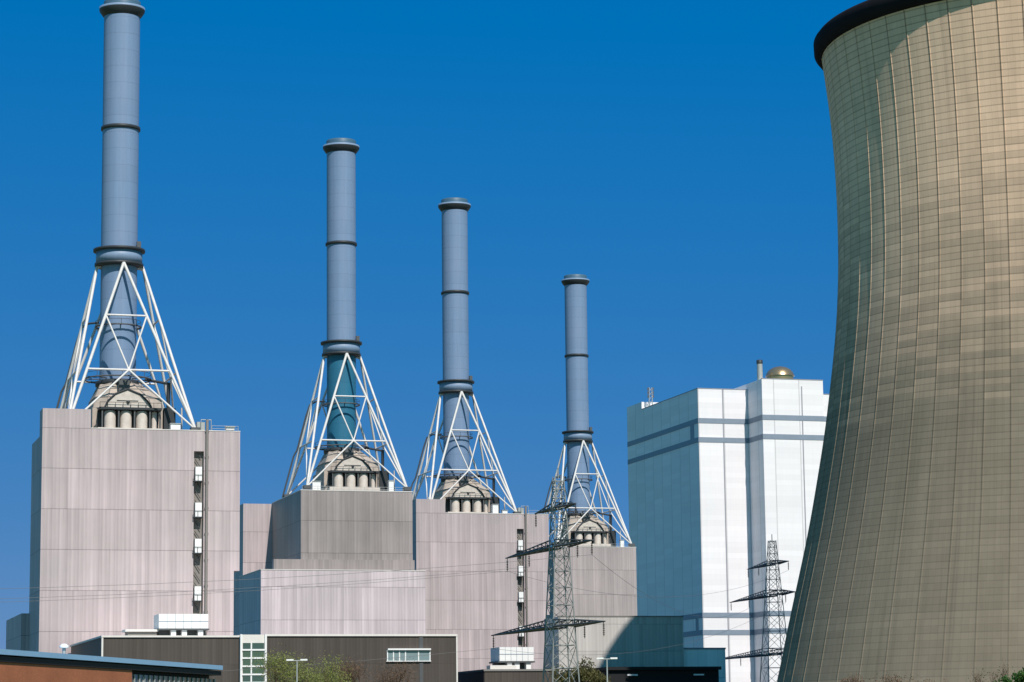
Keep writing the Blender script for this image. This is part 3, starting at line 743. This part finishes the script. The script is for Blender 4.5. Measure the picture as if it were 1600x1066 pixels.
# ------------------------------------------------------------------ lamps
def lamp(loc, h, label):
    root = empty('street_lamp', loc, 0, label, 'street lamp', 'double armed street lamps')
    MB().lathe(0, 0, [(.11, 0), (.09, h*.5), (.06, h-.1)], 12).build('pole', M['galv'], root)
    MB().tube((-.8, 0, h-.05), (.8, 0, h-.05), .045, 8).build('arm', M['galv'], root)
    for s in (-1, 1):
        b = MB(); b.lathe(0, 0, [(.10, 0), (.14, .06), (.10, .16)], 10); 
        hd = MB(); hd.box(min(s*.35, s*1.05), max(s*.35, s*1.05), -.16, .16, h-.06, h+.1)
        hd.build('lamp_head', M['white'], root)
lamp((-22.05, 260, 0), 9.5, 'double armed street lamp in front of the dark hall, by the spring green tree')
lamp((9.2, 260, 0), 9.3, 'double armed street lamp right of the near pylon, before the grey hall')

# ------------------------------------------------------------------ trees and shrubs
def leaves(mb, blobs, n, size, rnd):
    tot = sum(b[3]*b[4]*b[5] for b in blobs)
    for (x, y, z, rx, ry, rz) in blobs:
        for _ in range(int(n*rx*ry*rz/tot)):
            d = Vector((rnd.gauss(0, 1), rnd.gauss(0, 1), rnd.gauss(0, 1))).normalized()*(rnd.random()**.42)
            c = Vector((x + d.x*rx, y + d.y*ry, z + d.z*rz))
            a = Vector((rnd.gauss(0, 1), rnd.gauss(0, 1), rnd.gauss(0, 1))).normalized()
            b = a.cross(Vector((rnd.gauss(0, 1), rnd.gauss(0, 1), rnd.gauss(0, 1)))).normalized()
            s = size*rnd.uniform(.6, 1.3)
            mb._add([c - a*s, c + b*s*.5, c + a*s, c - b*s*.5], [(0, 1, 2, 3)])
def branch(mb, p, d, ln, r, lvl, rnd, tips):
    q = p + d*ln
    mb.tube(p, q, r, 5, r*.65)
    if lvl == 0:
        tips.append(q); return
    for k in range(rnd.choice((2, 3, 3))):
        nd = (d + Vector((rnd.uniform(-.75, .75), rnd.uniform(-.75, .75), rnd.uniform(-.1, .55)))).normalized()
        branch(mb, p + d*ln*rnd.uniform(.6, 1), nd, ln*rnd.uniform(.6, .8), r*.6, lvl-1, rnd, tips)
def tree(name, loc, h, w, mat, nleaf, lsize, seed, label, cat, lvl=4, group=None, bark='bark', blob=.6):
    rnd = random.Random(seed)
    root = empty(name, loc, rnd.uniform(0, 6), label, cat, group)
    t = MB(); tips = []
    branch(t, Vector((0, 0, 0)), Vector((0, 0, 1)), h*.32, h*.022, lvl, rnd, tips)
    mx = max(p.z for p in tips); mw = max(max(abs(p.x), abs(p.y)) for p in tips)
    sz = (h*.96)/mx; sw = (w*.5*.9)/mw
    t.v = [(x*sw if z > .01 else x, y*sw if z > .01 else y, z*sz) for x, y, z in t.v]
    t.build('trunk', M[bark], root)
    bl = []
    for p in tips:
        s = blob*rnd.uniform(.6, 1.3); bl.append((p.x*sw, p.y*sw, p.z*sz, s, s, s*.8))
    lf = MB(); leaves(lf, bl, nleaf, lsize, rnd); lf.build('crown', M[mat], root)
GT = 'trees along the foreground'
tree('broadleaf_tree', (-23.8, 268, 0), 10.6, 7.0, 'leaf_spring', 5200, .085, 3, 'yellow green spring tree in front of the dark hall, left of the left street lamp', 'tree', group=GT, blob=1.5, bark='twig', lvl=5)
tree('broadleaf_tree', (-20.3, 272, 0), 10.2, 7.4, 'leaf_spring', 5200, .085, 5, 'yellow green spring tree just right of the left street lamp', 'tree', group=GT, blob=1.5, bark='twig', lvl=5)
tree('budding_tree', (-17.4, 290, 0), 10.6, 6.0, 'leaf_red', 3200, .07, 11, 'reddish brown budding tree beside the spring green trees', 'tree', group=GT, bark='twig', blob=1.4, lvl=5)
tree('budding_tree', (-13.6, 292, 0), 10.2, 6.4, 'leaf_red', 3200, .07, 12, 'reddish brown budding tree before the middle of the dark hall', 'tree', group=GT, bark='twig', blob=1.4, lvl=5)
tree('olive_tree', (7.6, 330, 0), 11.4, 5, 'leaf_olive', 3200, .16, 21, 'olive green tree behind the near pylon, before the grey hall', 'tree', group=GT, blob=.9)
tree('olive_tree', (11.4, 335, 0), 10.3, 5, 'leaf_olive', 2600, .16, 22, 'small olive green tree beside the black entrance building', 'tree', group=GT, blob=.8)
for i, (x, y, h) in enumerate(((31.5, 250, 7.4), (34.6, 252, 7.0), (37.5, 250, 7.6), (40.5, 255, 7.0))):
    tree('bare_shrub', (x, y, 0), h, 4.2, 'leaf_red', 500, .08, 40+i,
         ['bare reddish shrub at the left foot of the cooling tower', 'bare reddish shrub, second from the left in front of the cooling tower', 'bare reddish shrub, taller one in the middle of the cooling tower foot', 'bare reddish shrub next to the twiggy tree before the cooling tower'][i],
         'shrub', group='bare shrubs before the cooling tower', bark='twig')
tree('twiggy_tree', (34.0, 186, 0), 7.2, 4.2, 'leaf_olive', 260, .07, 61, 'thin twiggy tree at the bottom right, left of the green bush', 'tree', lvl=5, bark='twig')
tree('green_bush', (35.4, 178, 0), 6.3, 4.6, 'leaf_green', 6500, .13, 71, 'fresh green bushy tree in the bottom right corner', 'bush', group=None, blob=.55)
tree('green_bush', (33.2, 176, 0), 5.3, 2.6, 'leaf_green', 2200, .11, 74, 'small green bush under the twiggy tree at bottom right', 'bush', blob=.4)

# ------------------------------------------------------------------ light, sky, camera
EL, AZ = R(48), R(23)
sd = Vector((math.sin(AZ)*math.cos(EL), -math.cos(AZ)*math.cos(EL), math.sin(EL)))
sl = bpy.data.lights.new('sun', 'SUN'); sl.energy = 5.0; sl.angle = R(.53); sl.color = (1.0, .94, .86)
so = bpy.data.objects.new('sun', sl); col.objects.link(so); so.rotation_euler = sd.to_track_quat('Z', 'Y').to_euler()
so.location = (200, -300, 400)
w = bpy.data.worlds.new('World'); scn.world = w; w.use_nodes = True
nt = w.node_tree; bg = nt.nodes['Background']
sky = nt.nodes.new('ShaderNodeTexSky'); sky.sky_type = 'NISHITA'; sky.sun_disc = False
sky.sun_elevation = EL; sky.sun_rotation = math.atan2(sd.x, sd.y)
sky.air_density = 1.0; sky.dust_density = 0.0; sky.ozone_density = 4.0; sky.altitude = 1500
mx = nt.nodes.new('ShaderNodeMix'); mx.data_type = 'RGBA'; mx.blend_type = 'MULTIPLY'; mx.inputs[0].default_value = 1.0
nt.links.new(sky.outputs[0], mx.inputs[6]); mx.inputs[7].default_value = (0.24, 0.17, 0.10, 1)
ad = nt.nodes.new('ShaderNodeVectorMath'); ad.operation = 'ADD'; ad.inputs[1].default_value = (-0.36, 1.164, 4.28)
nt.links.new(mx.outputs[2], ad.inputs[0])
# extra greenish sky light added outside the camera's view to tint the shade
tc = nt.nodes.new('ShaderNodeTexCoord'); sx = nt.nodes.new('ShaderNodeSeparateXYZ'); nt.links.new(tc.outputs['Generated'], sx.inputs[0])
mr = nt.nodes.new('ShaderNodeMapRange'); mr.interpolation_type = 'SMOOTHSTEP'
mr.inputs['From Min'].default_value = 0.86; mr.inputs['From Max'].default_value = 0.2; mr.inputs['To Min'].default_value = 0; mr.inputs['To Max'].default_value = 1
nt.links.new(sx.outputs[1], mr.inputs['Value'])
m2 = nt.nodes.new('ShaderNodeMix'); m2.data_type = 'RGBA'; m2.blend_type = 'MULTIPLY'; m2.inputs[0].default_value = 1.0
nt.links.new(sky.outputs[0], m2.inputs[6]); m2.inputs[7].default_value = (0.22, 0.48, 0.08, 1)
s2 = nt.nodes.new('ShaderNodeVectorMath'); s2.operation = 'SCALE'; nt.links.new(m2.outputs[2], s2.inputs[0]); nt.links.new(mr.outputs[0], s2.inputs['Scale'])
a2 = nt.nodes.new('ShaderNodeVectorMath'); a2.operation = 'ADD'; nt.links.new(ad.outputs[0], a2.inputs[0]); nt.links.new(s2.outputs[0], a2.inputs[1])
ad = a2
mm = nt.nodes.new('ShaderNodeVectorMath'); mm.operation = 'MAXIMUM'; mm.inputs[1].default_value = (0, 0, 0)
nt.links.new(ad.outputs[0], mm.inputs[0])
nt.links.new(mm.outputs[0], bg.inputs['Color']); bg.inputs['Strength'].default_value = 0.10

cd = bpy.data.cameras.new('camera'); cd.sensor_width = 36.0; cd.lens = 90.0; cd.clip_start = .5; cd.clip_end = 12000
co = bpy.data.objects.new('camera', cd); col.objects.link(co)
th = math.atan((1150-533)/4000)
co.matrix_world = Matrix.Translation((0, 0, 1.7)) @ Matrix.Rotation(PI/2 + th, 4, 'X') @ Matrix.Rotation(-.0115, 4, 'Z')
scn.camera = co
vs_ = scn.view_settings; vs_.view_transform = 'Standard'; vs_.look = 'None'; vs_.exposure = 0; vs_.gamma = 1
